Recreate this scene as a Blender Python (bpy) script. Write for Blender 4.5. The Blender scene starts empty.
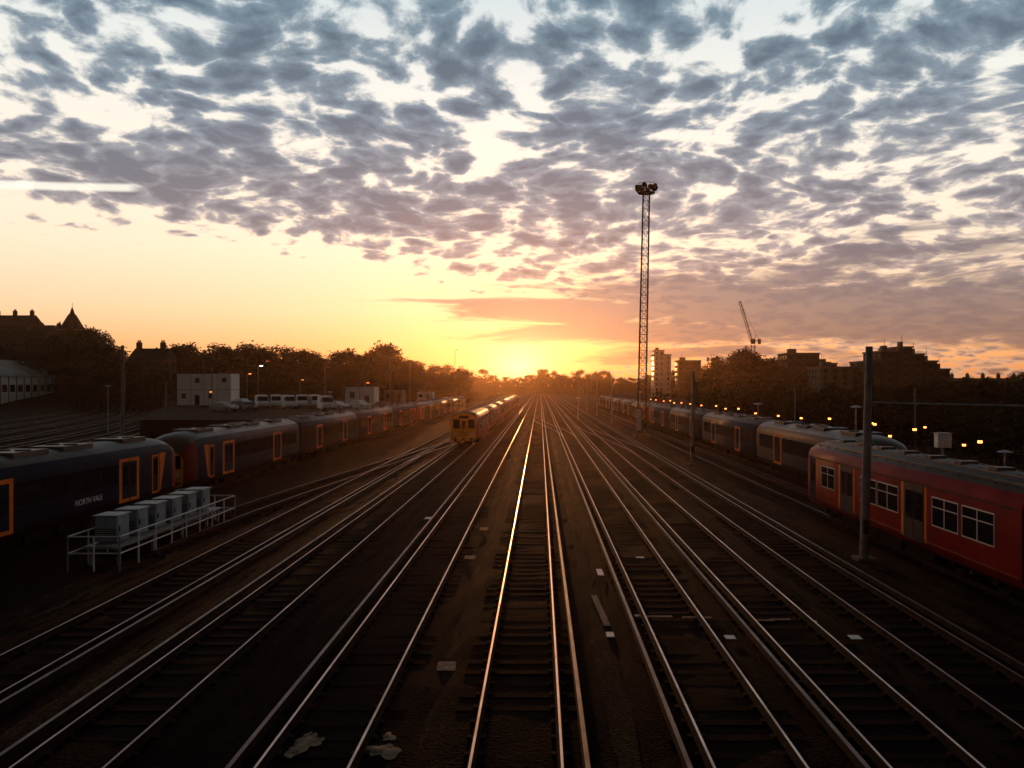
import bpy, math, random
from mathutils import Vector, Matrix
random.seed(7)
R=random.random
def U(a,b): return a+(b-a)*random.random()
scene=bpy.context.scene
col=scene.collection
F=800.0; H=6.4; U0=540.0; V0=386.0
def wx(u,d): return (u-U0)*d/F
def wz(v,d): return H-(v-V0)*d/F

# ---------------------------------------------------------------- materials
def mat(name,c,rough=0.7,metal=0.0,noise=0.0,nscale=3.0,c2=None,bump=0.0,bscale=20.0,spec=0.5,coat=0.0):
    m=bpy.data.materials.new(name); m.use_nodes=True
    nt=m.node_tree; b=nt.nodes['Principled BSDF']
    b.inputs['Base Color'].default_value=(*c,1); b.inputs['Roughness'].default_value=rough
    b.inputs['Metallic'].default_value=metal
    b.inputs['Specular IOR Level'].default_value=spec
    b.inputs['Coat Weight'].default_value=coat
    if noise>0 or c2 or bump>0:
        tc=nt.nodes.new('ShaderNodeTexCoord')
    if noise>0 or c2:
        n=nt.nodes.new('ShaderNodeTexNoise'); n.inputs['Scale'].default_value=nscale; n.inputs['Detail'].default_value=5; n.inputs['Roughness'].default_value=0.65
        nt.links.new(tc.outputs['Object'],n.inputs['Vector'])
        r=nt.nodes.new('ShaderNodeValToRGB')
        cc=c2 if c2 else tuple(x*(1-noise) for x in c)
        r.color_ramp.elements[0].position=0.36; r.color_ramp.elements[0].color=(*cc,1)
        r.color_ramp.elements[1].position=0.64; r.color_ramp.elements[1].color=(*c,1)
        nt.links.new(n.outputs['Fac'],r.inputs['Fac']); nt.links.new(r.outputs['Color'],b.inputs['Base Color'])
        mr=nt.nodes.new('ShaderNodeMapRange'); mr.inputs['To Min'].default_value=min(1,rough+0.12); mr.inputs['To Max'].default_value=max(0.03,rough-0.08)
        nt.links.new(n.outputs['Fac'],mr.inputs['Value']); nt.links.new(mr.outputs['Result'],b.inputs['Roughness'])
    if bump>0:
        n2=nt.nodes.new('ShaderNodeTexNoise'); n2.inputs['Scale'].default_value=bscale; n2.inputs['Detail'].default_value=3
        nt.links.new(tc.outputs['Object'],n2.inputs['Vector'])
        bp=nt.nodes.new('ShaderNodeBump'); bp.inputs['Strength'].default_value=bump; bp.inputs['Distance'].default_value=0.05
        nt.links.new(n2.outputs['Fac'],bp.inputs['Height']); nt.links.new(bp.outputs['Normal'],b.inputs['Normal'])
    return m

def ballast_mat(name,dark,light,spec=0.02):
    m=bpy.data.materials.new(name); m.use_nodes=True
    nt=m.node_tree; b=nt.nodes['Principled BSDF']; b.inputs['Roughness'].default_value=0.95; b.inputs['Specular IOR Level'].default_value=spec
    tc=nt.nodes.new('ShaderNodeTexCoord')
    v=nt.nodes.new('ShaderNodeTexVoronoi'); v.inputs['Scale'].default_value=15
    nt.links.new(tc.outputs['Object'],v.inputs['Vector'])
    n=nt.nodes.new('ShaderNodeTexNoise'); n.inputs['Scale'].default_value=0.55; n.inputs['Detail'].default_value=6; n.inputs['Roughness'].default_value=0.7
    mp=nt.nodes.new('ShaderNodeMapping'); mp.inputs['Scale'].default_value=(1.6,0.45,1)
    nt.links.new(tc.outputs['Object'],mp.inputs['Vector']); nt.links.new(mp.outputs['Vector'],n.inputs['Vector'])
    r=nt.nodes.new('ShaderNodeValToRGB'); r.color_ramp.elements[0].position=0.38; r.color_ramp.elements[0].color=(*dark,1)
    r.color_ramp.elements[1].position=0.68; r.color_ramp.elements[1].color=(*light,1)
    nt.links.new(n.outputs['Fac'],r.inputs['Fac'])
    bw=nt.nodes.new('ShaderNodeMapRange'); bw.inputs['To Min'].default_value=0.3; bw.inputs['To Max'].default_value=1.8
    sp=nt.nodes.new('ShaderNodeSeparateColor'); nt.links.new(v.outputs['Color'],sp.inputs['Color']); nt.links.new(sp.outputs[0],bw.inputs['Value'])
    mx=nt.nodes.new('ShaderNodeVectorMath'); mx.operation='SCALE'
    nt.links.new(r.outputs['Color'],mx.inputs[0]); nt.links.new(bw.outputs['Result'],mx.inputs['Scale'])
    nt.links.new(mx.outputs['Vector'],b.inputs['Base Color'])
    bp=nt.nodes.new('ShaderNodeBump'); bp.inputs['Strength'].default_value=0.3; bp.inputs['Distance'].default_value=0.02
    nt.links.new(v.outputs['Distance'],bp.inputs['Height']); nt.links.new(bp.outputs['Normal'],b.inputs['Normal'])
    return m

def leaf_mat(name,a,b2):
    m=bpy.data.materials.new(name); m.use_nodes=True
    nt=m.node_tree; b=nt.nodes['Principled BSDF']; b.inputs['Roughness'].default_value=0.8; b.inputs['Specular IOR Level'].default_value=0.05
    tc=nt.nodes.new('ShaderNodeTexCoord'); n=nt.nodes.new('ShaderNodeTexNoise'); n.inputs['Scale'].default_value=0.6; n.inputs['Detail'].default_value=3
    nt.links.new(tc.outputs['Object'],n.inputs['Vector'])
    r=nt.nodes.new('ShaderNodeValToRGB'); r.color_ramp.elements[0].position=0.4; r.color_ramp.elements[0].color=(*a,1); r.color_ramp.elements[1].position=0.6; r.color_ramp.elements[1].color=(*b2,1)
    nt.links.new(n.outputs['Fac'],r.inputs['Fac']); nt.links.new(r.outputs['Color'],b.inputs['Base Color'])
    return m

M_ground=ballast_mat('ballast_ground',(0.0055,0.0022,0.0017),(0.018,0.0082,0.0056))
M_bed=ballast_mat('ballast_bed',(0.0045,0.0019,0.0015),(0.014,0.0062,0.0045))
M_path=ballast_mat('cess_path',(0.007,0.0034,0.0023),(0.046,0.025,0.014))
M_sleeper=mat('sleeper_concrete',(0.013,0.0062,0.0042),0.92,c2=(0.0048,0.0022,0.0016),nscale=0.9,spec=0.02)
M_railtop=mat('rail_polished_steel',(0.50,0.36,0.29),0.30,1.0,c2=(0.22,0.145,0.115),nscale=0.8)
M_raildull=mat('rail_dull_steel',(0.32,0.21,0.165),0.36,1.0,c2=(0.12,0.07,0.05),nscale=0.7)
M_railside=mat('rail_rust',(0.030,0.012,0.007),0.9,0.0,c2=(0.012,0.005,0.003),nscale=4,spec=.08)
M_third=mat('conductor_rail_steel',(0.12,0.075,0.06),0.45,1.0,c2=(0.04,0.023,0.018),nscale=1.5)
M_conc=mat('concrete',(0.20,0.145,0.105),0.9,c2=(0.07,0.05,0.037),nscale=5,bump=0.3,spec=.2)
M_galv=mat('galvanised_steel',(0.34,0.32,0.31),0.5,0.4,c2=(0.2,0.19,0.18),nscale=5)
M_white=mat('white_paint_weathered',(0.76,0.73,0.68),0.55,c2=(0.58,0.54,0.5),nscale=2)
M_dark=mat('dark_steel',(0.016,0.010,0.008),0.75,0.0,noise=0.4,nscale=4,spec=.12)
M_glass=mat('window_glass',(0.007,0.007,0.009),0.08,0.0,noise=0.2,nscale=0.8,spec=0.12)
M_glassb=mat('building_glass',(0.015,0.014,0.014),0.15,0.0,noise=0.2,nscale=0.8,spec=0.3)
M_navy=mat('navy_train_paint',(0.006,0.010,0.030),0.55,0,noise=0.35,nscale=1.2,spec=.06)
M_red=mat('red_train_paint',(0.36,0.014,0.007),0.5,0,c2=(0.23,0.009,0.0045),nscale=0.9,spec=.12)
M_redb=mat('red_train_paint_grimy',(0.24,0.012,0.006),0.55,0,c2=(0.13,0.007,0.004),nscale=1.0,spec=.12)
M_orange=mat('orange_train_paint',(0.85,0.18,0.012),0.45,0,c2=(0.65,0.12,0.008),nscale=1.5,spec=.15)
M_yellow=mat('yellow_warning_paint',(0.85,0.36,0.018),0.45,0,c2=(0.65,0.24,0.012),nscale=1.5,spec=.2)
M_roof=mat('train_roof_grey',(0.10,0.062,0.046),0.5,0,c2=(0.038,0.024,0.018),nscale=0.9,bump=0.2,bscale=3,spec=.3)
M_roof2=mat('train_roof_dirty',(0.12,0.070,0.046),0.55,0,c2=(0.055,0.031,0.022),nscale=0.8,bump=0.2,bscale=3,spec=.3)
M_under=mat('underframe_grime',(0.012,0.007,0.005),0.9,0,noise=0.4,nscale=3,spec=.04)
M_rubber=mat('rubber_black',(0.007,0.006,0.006),0.7,spec=.08)
M_cab=mat('cabinet_blue_grey',(0.25,0.30,0.33),0.5,0,c2=(0.15,0.18,0.20),nscale=2)
M_frame=mat('window_frame_alu',(0.55,0.48,0.43),0.5,0.1)
M_brick=mat('brick_brown',(0.12,0.056,0.036),0.9,c2=(0.07,0.034,0.022),nscale=0.5,spec=.05)
M_stone=mat('stone_trim',(0.26,0.19,0.14),0.9,noise=0.3,nscale=1,spec=.05)
M_slate=mat('slate_roof',(0.04,0.03,0.028),0.8,noise=0.35,nscale=0.7,spec=.1)
M_render=mat('white_render',(0.82,0.76,0.69),0.85,noise=0.15,nscale=0.3,spec=.2)
M_shroof=mat('shed_roof_sheet',(0.36,0.32,0.29),0.7,noise=0.35,nscale=0.3,spec=.2)
M_cladg=mat('grey_cladding',(0.17,0.14,0.125),0.8,noise=0.3,nscale=0.4,spec=.2)
M_bark=mat('bark',(0.035,0.022,0.015),0.95,noise=0.4,nscale=3,spec=.05)
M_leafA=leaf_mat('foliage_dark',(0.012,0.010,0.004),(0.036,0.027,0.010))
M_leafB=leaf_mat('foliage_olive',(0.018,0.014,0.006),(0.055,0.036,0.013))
M_hill=mat('hill_scrub',(0.025,0.018,0.010),0.95,c2=(0.012,0.009,0.006),nscale=0.05,spec=.03)
M_asph=mat('yard_asphalt',(0.026,0.016,0.012),0.97,c2=(0.013,0.008,0.006),nscale=0.4,spec=.02)
M_lime=mat('spilt_sand',(0.36,0.25,0.16),0.97,c2=(0.09,0.06,0.04),nscale=5.5,spec=.05)
def emis(name,c,s):
    m=bpy.data.materials.new(name); m.use_nodes=True
    b=m.node_tree.nodes['Principled BSDF']; b.inputs['Emission Color'].default_value=(*c,1); b.inputs['Emission Strength'].default_value=s; b.inputs['Base Color'].default_value=(*c,1)
    return m
M_lampO=emis('sodium_lamp_lit',(1.0,0.27,0.05),7)
M_lampW=emis('white_lamp_lit',(1.0,0.85,0.6),16)

# ---------------------------------------------------------------- mesh builder
class MB:
    def __init__(s): s.v=[]; s.f=[]; s.m=[]; s.mats=[]
    def mi(s,m):
        if m not in s.mats: s.mats.append(m)
        return s.mats.index(m)
    def add(s,vs,fs,m):
        o=len(s.v); s.v+=[tuple(v) for v in vs]; k=s.mi(m)
        for f in fs: s.f.append(tuple(i+o for i in f)); s.m.append(k)
    def box(s,x0,x1,y0,y1,z0,z1,m):
        s.add([(x0,y0,z0),(x1,y0,z0),(x1,y1,z0),(x0,y1,z0),(x0,y0,z1),(x1,y0,z1),(x1,y1,z1),(x0,y1,z1)],
              [(3,2,1,0),(4,5,6,7),(0,1,5,4),(1,2,6,5),(2,3,7,6),(3,0,4,7)],m)
    def strut(s,p,q,r,m,n=4,r2=None):
        p=Vector(p);q=Vector(q);d=(q-p)
        if d.length<1e-6: return
        d.normalize(); up=Vector((0,0,1)) if abs(d.z)<0.9 else Vector((1,0,0))
        a=d.cross(up).normalized(); b=d.cross(a).normalized(); r2=r if r2 is None else r2
        vs=[]
        for k in range(n):
            t=2*math.pi*(k+0.5)/n; vs.append(p+(a*math.cos(t)+b*math.sin(t))*r)
        for k in range(n):
            t=2*math.pi*(k+0.5)/n; vs.append(q+(a*math.cos(t)+b*math.sin(t))*r2)
        fs=[(k,(k+1)%n,n+(k+1)%n,n+k) for k in range(n)]+[tuple(range(n-1,-1,-1)),tuple(range(n,2*n))]
        s.add(vs,fs,m)
    def poly(s,pts,h0,h1,m):
        n=len(pts); vs=[(x,y,h0) for x,y in pts]+[(x,y,h1) for x,y in pts]
        s.add(vs,[(k,(k+1)%n,n+(k+1)%n,n+k) for k in range(n)]+[tuple(range(n-1,-1,-1)),tuple(range(n,2*n))],m)
    def obj(s,name,parent=None,smooth=False,bevel=0):
        me=bpy.data.meshes.new(name); me.from_pydata(s.v,[],s.f)
        for m in s.mats: me.materials.append(m)
        me.polygons.foreach_set('material_index',s.m)
        if smooth: me.polygons.foreach_set('use_smooth',[True]*len(s.f))
        me.update()
        o=bpy.data.objects.new(name,me); col.objects.link(o)
        if parent: o.parent=parent
        if bevel>0:
            b=o.modifiers.new('bevel','BEVEL'); b.width=bevel; b.segments=2; b.limit_method='ANGLE'
        return o
def empty(name,loc=(0,0,0)):
    o=bpy.data.objects.new(name,None); o.location=loc; col.objects.link(o); return o

# ---------------------------------------------------------------- ground
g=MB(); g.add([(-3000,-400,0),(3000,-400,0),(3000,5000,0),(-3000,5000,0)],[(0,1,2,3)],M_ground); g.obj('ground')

tracks=[-20.7,-11.6,-7.8,-3.85,-0.39,3.57,6.42,9.45,14.5,17.9,21.6]
third={-20.7:-1,-11.6:1,-7.8:-1,-3.85:-1,-0.39:1,3.57:-1,6.42:-1,9.45:1,14.5:1,17.9:1,21.6:1}
def rail_profile(m,path,off,zb,third=False,top=None):
    prof=[(-.07,0),(.07,0),(.07,.02),(.012,.035),(.012,.115),(.036,.125),(.034,.150),(.022,.158),(-.022,.158),(-.034,.150),(-.036,.125),(-.012,.115),(-.012,.035),(-.07,.02)]
    if third: prof=[(-.06,0.06),(.06,0.06),(.05,.19),(.04,.2),(-.04,.2),(-.05,.19)]
    n=len(prof); vs=[]
    for i,(x,y) in enumerate(path):
        a=Vector(path[max(0,i-1)]);b=Vector(path[min(len(path)-1,i+1)]); d=(b-a).normalized(); nx=Vector((d.y,-d.x))
        for px,pz in prof:
            vs.append((x+nx.x*(off+px),y+nx.y*(off+px),zb+pz))
    tops=(7,) if not third else (3,)
    fs=[];ft=[]
    for i in range(len(path)-1):
        for k in range(n):
            f=(i*n+k,(i+1)*n+k,(i+1)*n+(k+1)%n,i*n+(k+1)%n)
            (ft if k in tops else fs).append(f)
    o=len(m.v); m.v+=vs
    for fl,mm in((fs,M_railside),(ft,M_third if third else (top or M_railtop))):
        k=m.mi(mm)
        for f in fl: m.f.append(tuple(i+o for i in f)); m.m.append(k)
def make_track(path,th,smax,bed=True,top=None):
    root=empty('railway_track')
    rm=MB(); rail_profile(rm,path,-0.7525,0.085,top=top); rail_profile(rm,path,0.7525,0.085,top=top); rm.obj('running_rails',root)
    if th:
        rm=MB(); rail_profile(rm,path,th*1.16,0.085,True)
        rm.obj('conductor_rail',root)
    sm=MB(); acc=0; step=0.66
    for i in range(len(path)-1):
        a=Vector(path[i]);b=Vector(path[i+1]); L=(b-a).length; d=(b-a)/L; nx=Vector((d.y,-d.x)); t=acc
        while t<L:
            c=a+d*t
            if c.y<smax:
                hw=1.25+U(-.03,.03); hl=0.12
                sh=U(-.03,.03)
                P=[c+nx*(-hw+sh)-d*hl,c+nx*(hw+sh)-d*hl,c+nx*(hw+sh)+d*hl,c+nx*(-hw+sh)+d*hl]
                zt=0.070+U(-.016,0.006)
                sm.add([(p.x,p.y,0.02) for p in P]+[(p.x,p.y,zt) for p in P],[(4,5,6,7),(0,1,5,4),(1,2,6,5),(2,3,7,6),(3,0,4,7)],M_sleeper)
                for q in(-.7525,.7525):
                    if c.y<45:
                        for q2 in(-.12,.12):
                            e=c+nx*(q+q2); sm.box(e.x-.04,e.x+.04,e.y-.06,e.y+.06,zt,zt+.045,M_railside)
            t+=step
        acc=t-L
    sm.obj('sleepers',root)
    if bed:
        bm=MB(); vs=[];prof=[(-1.75,0.004),(-1.4,.066),(-.45,.056),(.45,.056),(1.4,.066),(1.75,0.004)]
        pp=[path[0]]
        for i in range(len(path)-1):
            a=Vector(path[i]);b=Vector(path[i+1]);n=max(1,int((b-a).length/1.6)) if a.y<100 else max(1,int((b-a).length/4))
            for k in range(1,n+1): q=a+(b-a)*k/n; pp.append((q.x,q.y))
        for i,(x,y) in enumerate(pp):
            a=Vector(pp[max(0,i-1)]);b=Vector(pp[min(len(pp)-1,i+1)]); d=(b-a).normalized(); nx=Vector((d.y,-d.x))
            for k,(px,pz) in enumerate(prof):
                j=U(-.12,.12) if k in(0,5) else U(-.05,.05)
                vs.append((x+nx.x*(px+j),y+nx.y*(px+j),pz+(U(-.02,.014) if 0<k<5 else 0)))
        fs=[(i*6+k,i*6+k+1,(i+1)*6+k+1,(i+1)*6+k) for i in range(len(pp)-1) for k in range(5)]
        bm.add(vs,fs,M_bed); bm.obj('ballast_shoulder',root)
    return root
for x in tracks:
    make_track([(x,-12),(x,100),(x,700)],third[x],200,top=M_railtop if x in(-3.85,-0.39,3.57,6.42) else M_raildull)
def bez(p0,p1,x0,x1,n=16):
    out=[]
    for i in range(n+1):
        t=i/n; s=t*t*(3-2*t); out.append((x0+(x1-x0)*s,p0+(p1-p0)*t))
    return out
make_track(bez(62,112,-11.6,-7.8),0,0,False)
make_track(bez(95,150,3.57,-0.39),0,0,False)
make_track(bez(70,125,9.45,6.42),0,0,False)
make_track(bez(30,80,-15.2,-11.6),0,80,False,top=M_raildull)
for (xs,ys) in((-34,50),(-38,50),(-42,50),(-47,50),(-52,50),(-58,50),(-64,50),(-71,50)):
    path=[]
    for i in range(25):
        t=i/24; y=ys+t*330; xe=-215+(-34-xs)*-0.35
        x=xs+(xe-xs)*(0.35*t+0.65*t*t)
        path.append((x,y))
    make_track(path,0,120)

def strip(name,x0,x1,y0,y1,m,z=0.008,jit=0.12,step=1.2):
    b=MB(); n=int((y1-y0)/step); vs=[]
    for i in range(n+1):
        y=y0+(y1-y0)*i/n; vs+= [(x0+U(-jit,jit),y,z),(x1+U(-jit,jit),y,z)]
    b.add(vs,[(2*i,2*i+1,2*i+3,2*i+2) for i in range(n)],m); return b.obj(name)
strip('footpath',-2.35,-1.85,4,260,M_path,0.012,0.07)
strip('footpath',1.25,1.75,4,260,M_path,0.012,0.09)
strip('footpath',-10.0,-9.4,4,80,M_path,0.012)
strip('footpath',11.4,12.7,4,260,M_path,0.012,0.2)
strip('footpath',-15.0,-13.6,4,200,M_path,0.012,0.25)
def plate(name,x0,x1,y0,y1,z0,z1,m,rot=0):
    b=MB(); cx,cy=(x0+x1)/2,(y0+y1)/2
    b.box(x0-cx,x1-cx,y0-cy,y1-cy,0,z1-z0,m); o=b.obj(name,bevel=0.008); o.location=(cx,cy,z0); o.rotation_euler=(0,0,rot); return o
plate('wooden_board',1.62,1.80,21.2,24.3,0.015,0.05,M_conc,0.05)
plate('concrete_cable_cover',-2.35,-1.9,17.9,18.5,0.015,0.035,M_conc)
plate('concrete_cable_cover',1.7,1.9,20.3,20.7,0.015,0.04,M_white)
for (u,v,w,l) in((730,641,.26,.3),(855,641,.28,.32),(697,621,.8,.16),(658,620,.8,.16),(640,619,.3,.16),(780,623,.55,.14),(765,624,.5,.14),(812,625,.25,.14),(600,575,.2,.9),(428,520,.3,.5),(640,560,.3,.2),(484,531,.35,.7),(470,560,.4,.6)):
    d=H*F/(v-V0); x=wx(u,d); plate('concrete_cable_cover',x-w/2,x+w/2,d-l/2,d+l/2,0.085,0.105,M_conc if w>.3 else M_white,U(-.05,.05))
def blob(name,cx,cy,rx,ry,z,m):
    b=MB(); n=34; vs=[(cx,cy,z+.02)]
    ph=[U(0,6) for _ in range(4)]
    for k in range(n):
        t=2*math.pi*k/n; r=1+.22*math.sin(2*t+ph[0])+.18*math.sin(3*t+ph[1])+.13*math.sin(5*t+ph[2])+U(-.14,.14)
        vs.append((cx+rx*r*math.cos(t),cy+ry*r*math.sin(t),z))
    b.add(vs,[(0,k+1,(k+1)%n+1) for k in range(n)],m); b.obj(name)
blob('spilt_sand',-4.15,14.1,.24,.42,0.09,M_lime); blob('spilt_sand',-2.72,13.85,.30,.28,0.085,M_lime); blob('spilt_sand',-2.72,14.4,.12,.15,0.085,M_lime)
b=MB()
for i in range(40):
    x=random.choice([-9.7,-13.9,1.6,11.9,-5.7,5.0])+U(-.2,.2); y=U(18,100); a=U(-.12,.12); L=U(.3,1.6)
    b.strut((x,y,.05),(x+a*L,y+L,.05),U(.02,.045),random.choice([M_railside,M_sleeper,M_dark]))
b.obj('track_debris')

# ---------------------------------------------------------------- trains
def bogie(b,cx,yc):
    for sx in(-1,1):
        b.box(cx+sx*0.93-.06,cx+sx*0.93+.06,yc-1.75,yc+1.75,.62,.82,M_under)
        for dy in(-1.25,1.25):
            b.strut((cx+sx*.70,yc+dy,.66),(cx+sx*.84,yc+dy,.66),.42,M_railside,20)
            b.box(cx+sx*1.0-.08,cx+sx*1.0+.1,yc+dy-.16,yc+dy+.16,.5,.85,M_under)
        b.strut((cx+sx*1.0,yc,.55),(cx+sx*1.0,yc,.95),.15,M_dark,10)
    b.box(cx-.9,cx+.9,yc-.25,yc+.25,.5,.9,M_under)
    for dy in(-1.25,1.25): b.strut((cx-.75,yc+dy,.66),(cx+.75,yc+dy,.66),.08,M_under,8)
def body_prof():
    return [(1.25,.80),(1.36,.95),(1.40,1.12),(1.40,3.02),(1.36,3.18),(1.22,3.42),(.9,3.62),(.45,3.74),(0,3.78)]
def coach(parent,cx,y0,y1,style,cab0=False,cab1=False):
    pr=body_prof(); full=[(-x,z) for x,z in pr]+[(x,z) for x,z in reversed(pr[:-1])]
    n=len(full); mod=(style=='modern')
    def nose(cab,y,dirn):
        if cab and mod: return [(y,.70,.66),(y+dirn*.12,.82,.78),(y+dirn*.45,.93,.89),(y+dirn*1.0,.985,.96),(y+dirn*1.7,1,.99),(y+dirn*2.3,1,1),(y+dirn*3.4,1,1)]
        if cab: return [(y,.93,.955),(y+dirn*.12,.98,.985),(y+dirn*.35,1,1),(y+dirn*2.0,1,1)]
        return [(y,.97,.985),(y+dirn*.08,1,1)]
    secs=nose(cab0,y0,1)+list(reversed(nose(cab1,y1,-1)))
    b=MB(); vs=[]
    for (y,sw,sh) in secs:
        for x,z in full: vs.append((cx+x*sw,y,.8+(z-.8)*sh))
    side={'modern':M_navy,'old':M_red}[style]; roof={'modern':M_roof,'old':M_roof2}[style]
    o=len(b.v); b.v+=vs
    for i in range(len(secs)-1):
        ym=(secs[i][0]+secs[i+1][0])/2
        cabz=(cab0 and ym<y0+1.2) or (cab1 and ym>y1-1.2)
        for k in range(n-1):
            zc=(full[k][1]+full[k+1][1])/2
            if zc<1.1: m=M_under if not(style=='old') else M_redb
            elif zc>3.3: m=roof
            else: m=M_redb if (mod and cabz) else side
            b.f.append((o+i*n+k,o+i*n+k+1,o+(i+1)*n+k+1,o+(i+1)*n+k)); b.m.append(b.mi(m))
    endm=lambda c:(M_rubber if not c else M_yellow)
    b.f.append(tuple(o+k for k in range(n-1,-1,-1))); b.m.append(b.mi(endm(cab0)))
    L=len(secs)-1
    b.f.append(tuple(o+L*n+k for k in range(n))); b.m.append(b.mi(endm(cab1)))
    b.f.append((o,o+n-1,o+L*n+n-1,o+L*n)); b.m.append(b.mi(M_under))
    bo=b.obj('coach_body',parent)
    for p in bo.data.polygons: p.use_smooth=True
    try: bo.data.set_sharp_from_angle(angle=math.radians(38))
    except Exception: pass
    d=MB(); ln=y1-y0; cy=(y0+y1)/2
    for s in(-1,1):
        def P(ya,yb,za,zb,t,m,t0=1.36):
            a,c=cx+s*t0,cx+s*t; d.box(min(a,c),max(a,c),ya,yb,za,zb,m)
        if mod:
            doors=[cy-4.6,cy+4.6]
            spans=[(y0+(3.6 if cab0 else .8),doors[0]-1.05),(doors[0]+1.05,doors[1]-1.05),(doors[1]+1.05,y1-(3.6 if cab1 else .8))]
            for a,c in spans:
                if c-a<.8: continue
                P(a,c,1.88,2.86,1.407,M_rubber)
                k=max(1,round((c-a)/1.55)); w=(c-a)/k
                for i in range(k): P(a+i*w+.05,a+(i+1)*w-.05,1.93,2.81,1.414,M_glass)
            for dy in doors:
                P(dy-.90,dy+.90,1.0,3.02,1.409,M_orange)
                for q in(-1,1):
                    yc=dy+q*.36; P(yc-.31,yc+.31,1.16,2.86,1.418,M_navy); P(yc-.2,yc+.2,1.75,2.72,1.425,M_glass)
                P(dy-.03,dy+.03,1.02,2.97,1.421,M_rubber)
            for cab,yy,q in((cab0,y0,1),(cab1,y1,-1)):
                if cab:
                    a,c=sorted((yy+q*2.5,yy+q*3.2)); P(a,c,1.05,2.95,1.409,M_orange); P(a+.1,c-.1,1.14,2.86,1.416,M_navy); P(a+.16,c-.16,1.9,2.75,1.424,M_glass)
                    X=cx+s*1.4035
                    d.add([(X,yy+q*2.32,1.13),(X,yy+q*2.42,1.13),(X,yy+q*2.42,3.0),(X,yy+q*1.75,3.0)],[(0,1,2,3)],M_orange)
        else:
            zz=(1.78,2.68)
            def win(a,c):
                P(a-.04,c+.04,zz[0]-.04,zz[1]+.04,1.409,M_frame); P(a,c,*zz,1.416,M_glass)
                P(a,c,2.37,2.40,1.421,M_frame); mid=(a+c)/2; P(mid-.02,mid+.02,zz[0],zz[1],1.4215,M_frame)
            lay=WIN_OLD if not cab1 else WIN_CAB
            base=y1
            for kind,a,c in lay:
                a2,c2=base-c,base-a
                if kind=='w': win(a2,c2)
                elif kind=='d':
                    P(a2,c2,1.0,3.0,1.408,M_rubber)
                    m2=(a2+c2)/2
                    for p,q in((a2+.04,m2-.02),(m2+.02,c2-.04)):
                        P(p,q,1.03,2.96,1.415,M_navy); P(p+.12,q-.12,1.75,2.72,1.423,M_glass)
                    P(c2+.02,c2+.20,1.05,2.96,1.408,M_orange); P(a2-.20,a2-.02,1.05,2.96,1.408,M_orange)
                elif kind=='c':
                    P(a2,c2,1.0,2.95,1.408,M_navy); P(a2+.1,c2-.1,1.9,2.7,1.416,M_glass)
            P(y0+.1,y1-.1,2.98,3.02,1.425,M_dark)
            k=y0+1.1
            while k<y1-.6: P(k-.006,k+.006,1.1,1.72,1.4025,M_dark); k+=2.05
            P(y0+.1,y1-.1,1.10,1.15,1.41,M_redb)
    if mod:
        for yc in (cy-6.4,cy-1.6,cy+1.6,cy+6.4):
            d.box(cx-.75,cx+.75,yc-1.1,yc+1.1,3.6,3.86,M_roof)
            for q in(-.4,.4): d.strut((cx+q,yc,3.86),(cx+q,yc,3.9),.28,M_dark,12)
    else:
        yy=y0+1.2
        while yy<y1-1:
            d.box(cx-.3,cx+.3,yy-.22,yy+.22,3.7,3.86,M_roof2); yy+=2.1
        for xx in(-.95,-.5,.5,.95): 
            d.box(cx+xx-.02,cx+xx+.02,y0+.2,y1-.2,3.55,3.64 if abs(xx)>.7 else 3.76,M_roof2)
        yy=y0+.8
        while yy<y1-.5:
            for q in(-1,1): d.strut((cx+q*1.1,yy,3.53),(cx+q*.3,yy,3.775),.018,M_roof2)
            yy+=1.05
    for cab,yy,q in((cab0,y0,-1),(cab1,y1,1)):
        if cab:
            def Fp(x0,x1,z0,z1,t,m):
                a,c=sorted((yy-q*.05,yy+q*t)); d.box(cx+x0,cx+x1,a,c,z0,z1,m)
            k=.76 if mod else 1
            wt=2.5 if mod else 2.93; wb=1.85 if mod else 2.1
            for x0,x1 in((-1.05*k,-.46*k),(.46*k,1.05*k)):
                Fp(x0-.06,x1+.06,wb-.05,wt+.05,.012,M_rubber); Fp(x0,x1,wb,wt,.02,M_glass)
            Fp(-.38*k,.38*k,1.05,wt,.06,M_dark if mod else M_yellow); Fp(-.24*k,.24*k,wb,wt-.08,.07,M_glass)
            Fp(-1.0*k,-.62*k,1.38,1.58,.03,M_white); Fp(.62*k,1.0*k,1.38,1.58,.03,M_white)
            Fp(-1.1*k,1.1*k,1.0,1.08,.08,M_dark)
            d.box(cx-.2,cx+.2,*sorted((yy,yy+q*.5)),.9,1.15,M_dark)
            for xx in(-.85*k,.85*k): d.strut((cx+xx,yy,1.0),(cx+xx,yy+q*.45,1.0),.06,M_dark,8); d.strut((cx+xx,yy+q*.45,1.0),(cx+xx,yy+q*.5,1.0),.2,M_dark,12)
            if not mod: Fp(-.5,.5,3.05,3.35,.02,M_rubber)
        else:
            d.box(cx-.75,cx+.75,*sorted((yy,yy+q*.34)),1.0,3.35,M_rubber)
    yy=y0+5.2
    while yy<y1-5.5:
        w=U(1.0,2.2)
        for s in(-1,1): d.box(*sorted((cx+s*.5,cx+s*U(1.18,1.27))),yy,yy+w,U(.35,.45),.86,M_under)
        yy+=w+U(.15,.6)
    bogie(d,cx,y0+3.0); bogie(d,cx,y1-3.0)
    d.box(cx-1.2,cx+1.2,y0+.3,y1-.3,.74,.82,M_under)
    d.obj('coach_fittings',parent)
WIN_CAB=[('c',.5,1.3),('w',2.1,3.7),('d',4.4,5.8),('w',6.6,8.1),('w',8.3,10.0),('d',10.5,12.0),('w',12.6,14.2),('w',14.5,16.2)]
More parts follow.
